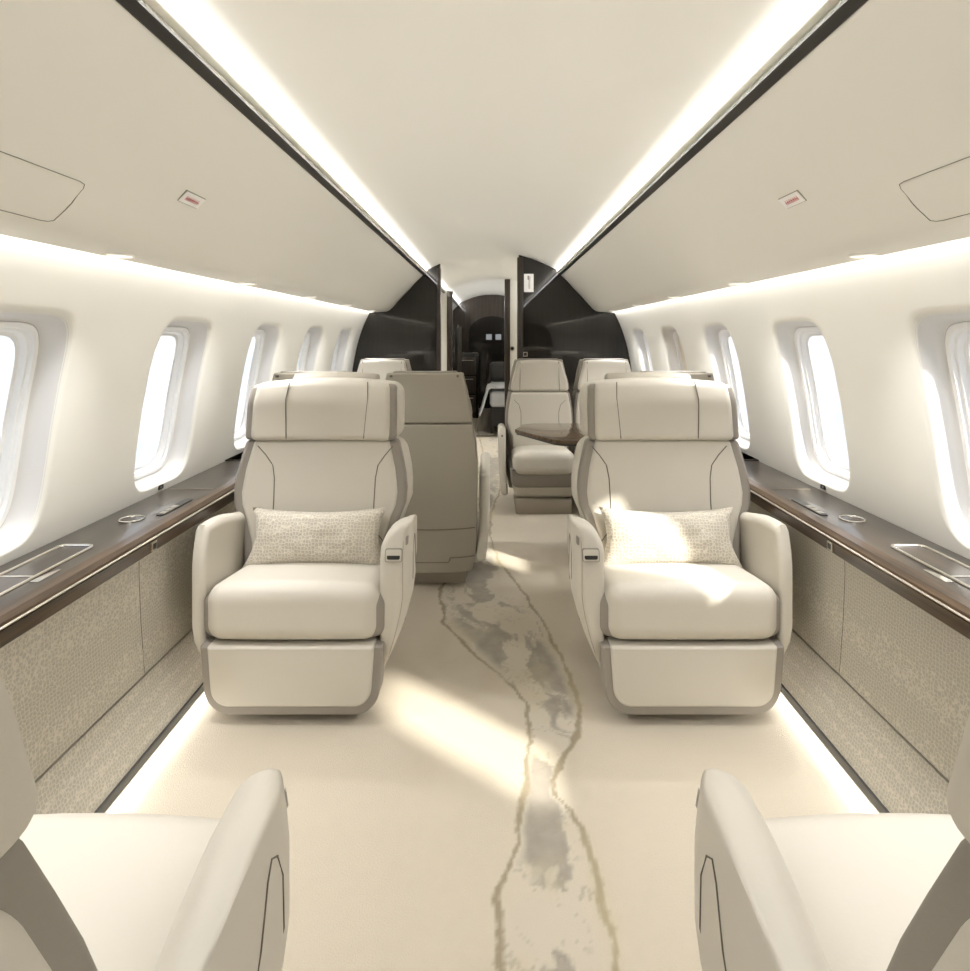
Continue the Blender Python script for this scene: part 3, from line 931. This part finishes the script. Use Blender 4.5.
# ------------------------------------------------------------------ rooms beyond
bed = thing('divan_bed', 'divan bed with white linen seen through the doorway', 'bed', (0, 0, 0))
link('bed_base', box(BM(), -.02, 1.05, 8.08, 10.1, .10, .36, .02), 'greycloth', bed)
for (x, y) in ((.0, 8.1), (1.0, 8.1), (.0, 10.05), (1.0, 10.05)):
    link('leg', box(BM(), x-.025, x+.025, y-.02, y+.03, 0, .12), 'ebony_matt', bed)
link('mattress', rbox(BM(), (.51, 9.08, .46), (1.08, 2.04, .22), .06), 'sheet', bed)
cv = bpy.data.objects.new
bm = BM(); NX, NY = 24, 24; gr = []
for j in range(NY+1):
    row = []
    for i in range(NX+1):
        s = -.42+1.0*i/NX; y = 8.0+.9*j/NY
        wv = .018*math.sin(y*23+s*4)+.02*noise.noise(Vector((s*6, y*5, 2)))
        if s < 0: x = -.05+.25*s+wv*.6; z = .60+s*.85
        else: x = -.05+s; z = .60+wv*.5+.01
        row.append(bm.verts.new((x, y+.02*noise.noise(Vector((s*5, y*3, 8))), z)))
    gr.append(row)
for j in range(NY):
    for i in range(NX): bm.faces.new((gr[j][i], gr[j][i+1], gr[j+1][i+1], gr[j+1][i]))
ob = link('throw_blanket', bm, 'sheet'); sm_ = ob.modifiers.new('thick', 'SOLIDIFY'); sm_.thickness = .012
tag(ob, 'white throw blanket hanging over the side of the divan bed', 'blanket')
bm = rbox(BM(), (0, 0, 0), (.34, .14, .30), .07)
ob = link('bed_pillow', bm, 'greycloth'); ob.location = (.13, 8.80, .79); ob.rotation_euler = (-.3, 0, .2)
tag(ob, 'charcoal pillow propped on the divan bed', 'pillow')

cab = thing('tall_cabinet', 'dark gloss cabinet with drawers at the far left of the last room', 'cabinet', (0, 0, 0))
link('body', box(BM(), -1.0, -.22, 9.6, 10.6, 0, 1.05, .005), 'ebony', cab)
for k, z in enumerate((.10, .40, .70)):
    dr = link('drawer', box(BM(), -.96, -.26, 9.57, 9.6, z, z+.27, .003), 'ebony_matt', cab)
    link('handle', box(BM(), -.55, -.30, 9.55, 9.57, z+.22, z+.232), 'brass', dr)
wr_ = thing('wardrobe', 'tall dark gloss wardrobe just past the white partition on the left', 'wardrobe', (0, 0, 0))
link('body', box(BM(), -.98, -.47, 8.2, 9.0, 0, 1.48, .005), 'ebony', wr_)
link('door', box(BM(), -.50, -.452, 8.24, 8.96, .05, 1.45, .003), 'ebony_matt', wr_)
dd = thing('archway_panel', 'dark arched panel on the far end wall', 'panel', (0, YE-.03, 0))
ar = [(-.42, .0)] + [(.42, 0)] + [(.42*math.cos(a*PI/16), 1.38+.30*math.sin(a*PI/16)) for a in range(17)]
link('arch', prism(BM(), ar, -.02, 0), 'ebony', dd, smooth=False)
sc1 = thing('wall_screen', 'left small grey glass panel on the far end wall', 'screen', (-.055, YE-.06, 1.30))
link('glass', prism(BM(), rrect(-.05, .05, -.05, .05, .006, .006), -.01, 0), 'screen', sc1, smooth=False)
link('bezel', prism(BM(), rrect(-.058, .058, -.058, .058, .008, .008), -.004, .01), 'black', sc1, smooth=False)
dup(sc1, (.115, YE-.06, 1.30), 0, 'right small grey glass panel on the far end wall')

# ------------------------------------------------------------------ light
def area(name, loc, rot, sx, sy, w, col=(1, .9, .76), spread=180):
    l = bpy.data.lights.new(name, 'AREA'); l.shape = 'RECTANGLE'; l.size = sx; l.size_y = sy
    l.energy = w; l.color = col; l.spread = math.radians(spread)
    o = bpy.data.objects.new(name, l); COL.objects.link(o); o.location = loc; o.rotation_euler = rot
    return o
LEN = Y2-.05-Y0; MID = (Y2-.05+Y0)/2
WARM = (1, .99, .975)
import os
K = 1.0
for sg in (-1, 1):
    # cove light washing down the side wall
    area('cove_led_strip', (sg*1.096, MID, 1.548), (0, math.radians(sg*8), 0), .010, LEN, 8.5*K, WARM, 125)
    # ceiling slot light washing the vault
    area('ceiling_led_and_fill_strip', (sg*.618, MID, 1.893), (0, math.radians(sg*104), 0), .014, LEN, 8.5*K, WARM)
    area('ceiling_led_and_fill_strip', (sg*.618, 9.4, 1.893), (0, math.radians(sg*88), 0), .014, 3.0, 6, WARM)  # extra strip added in the last room to brighten its ceiling and bed
    # floor edge strip
    area('floor_led_strip', (sg*1.049, (Y0+YL)/2, .016), (0, math.radians(sg*60), 0), .010, YL-Y0-.1, 6.5*K, (1, .97, .9))
    for y in [1.67+.87*i for i in range(-3, 8) if i != 5 or True]:  # spots past the bulkhead have no fixture, added to brighten the room there
        l = bpy.data.lights.new('downlight_and_fill_lamp', 'SPOT'); l.energy = 15*K; l.spot_size = math.radians(120); l.spot_blend = .9
        l.shadow_soft_size = .03; l.color = WARM
        o = bpy.data.objects.new('downlight_and_fill_lamp', l); COL.objects.link(o); o.location = (sg*1.035, y, 1.515); o.rotation_euler = (0, math.radians(-sg*14) * -1, 0)
sun = bpy.data.lights.new('sun', 'SUN'); sun.energy = 5.6; sun.angle = math.radians(2.6); sun.color = (1, .95, .85)
so = bpy.data.objects.new('sun', sun); COL.objects.link(so)
d = Vector((-1, .88, -.76)); so.rotation_euler = d.to_track_quat('-Z', 'Y').to_euler()

w = bpy.data.worlds.new('sky'); S.world = w; w.use_nodes = True
nt = w.node_tree; bg = nt.nodes['Background']; L = nt.links.new
tc = nt.nodes.new('ShaderNodeTexCoord'); mp = nt.nodes.new('ShaderNodeMapping'); mp.inputs['Scale'].default_value = (2.2, 2.2, 9)
n = nt.nodes.new('ShaderNodeTexNoise'); n.inputs['Scale'].default_value = 1.6; n.inputs['Detail'].default_value = 7
r = nt.nodes.new('ShaderNodeValToRGB')
r.color_ramp.elements[0].position = .40; r.color_ramp.elements[0].color = (.76, .84, .93, 1)
r.color_ramp.elements[1].position = .60; r.color_ramp.elements[1].color = (.93, .95, 1, 1)
L(tc.outputs['Generated'], mp.inputs['Vector']); L(mp.outputs['Vector'], n.inputs['Vector']); L(n.outputs['Fac'], r.inputs['Fac'])
L(r.outputs['Color'], bg.inputs['Color']); bg.inputs['Strength'].default_value = .64

# ------------------------------------------------------------------ camera
cam = bpy.data.cameras.new('camera'); co = bpy.data.objects.new('camera', cam); COL.objects.link(co)
co.location = (0, 0, CAM_Z); co.rotation_euler = (PI/2, 0, 0)
cam.sensor_fit = 'VERTICAL'; cam.sensor_height = 36; cam.sensor_width = 36
cam.lens = 600/971*36; cam.clip_start = .02
cam.shift_x = -7/971; cam.shift_y = -148.5/971
S.camera = co
S.view_settings.view_transform = 'Standard'; S.view_settings.look = 'None'
S.view_settings.gamma = 1; S.view_settings.use_curve_mapping = False
S.view_settings.exposure = 1.05
S.cycles.max_bounces = 10; S.cycles.diffuse_bounces = 6; S.cycles.transparent_max_bounces = 12
S.cycles.caustics_reflective = False; S.cycles.caustics_refractive = False
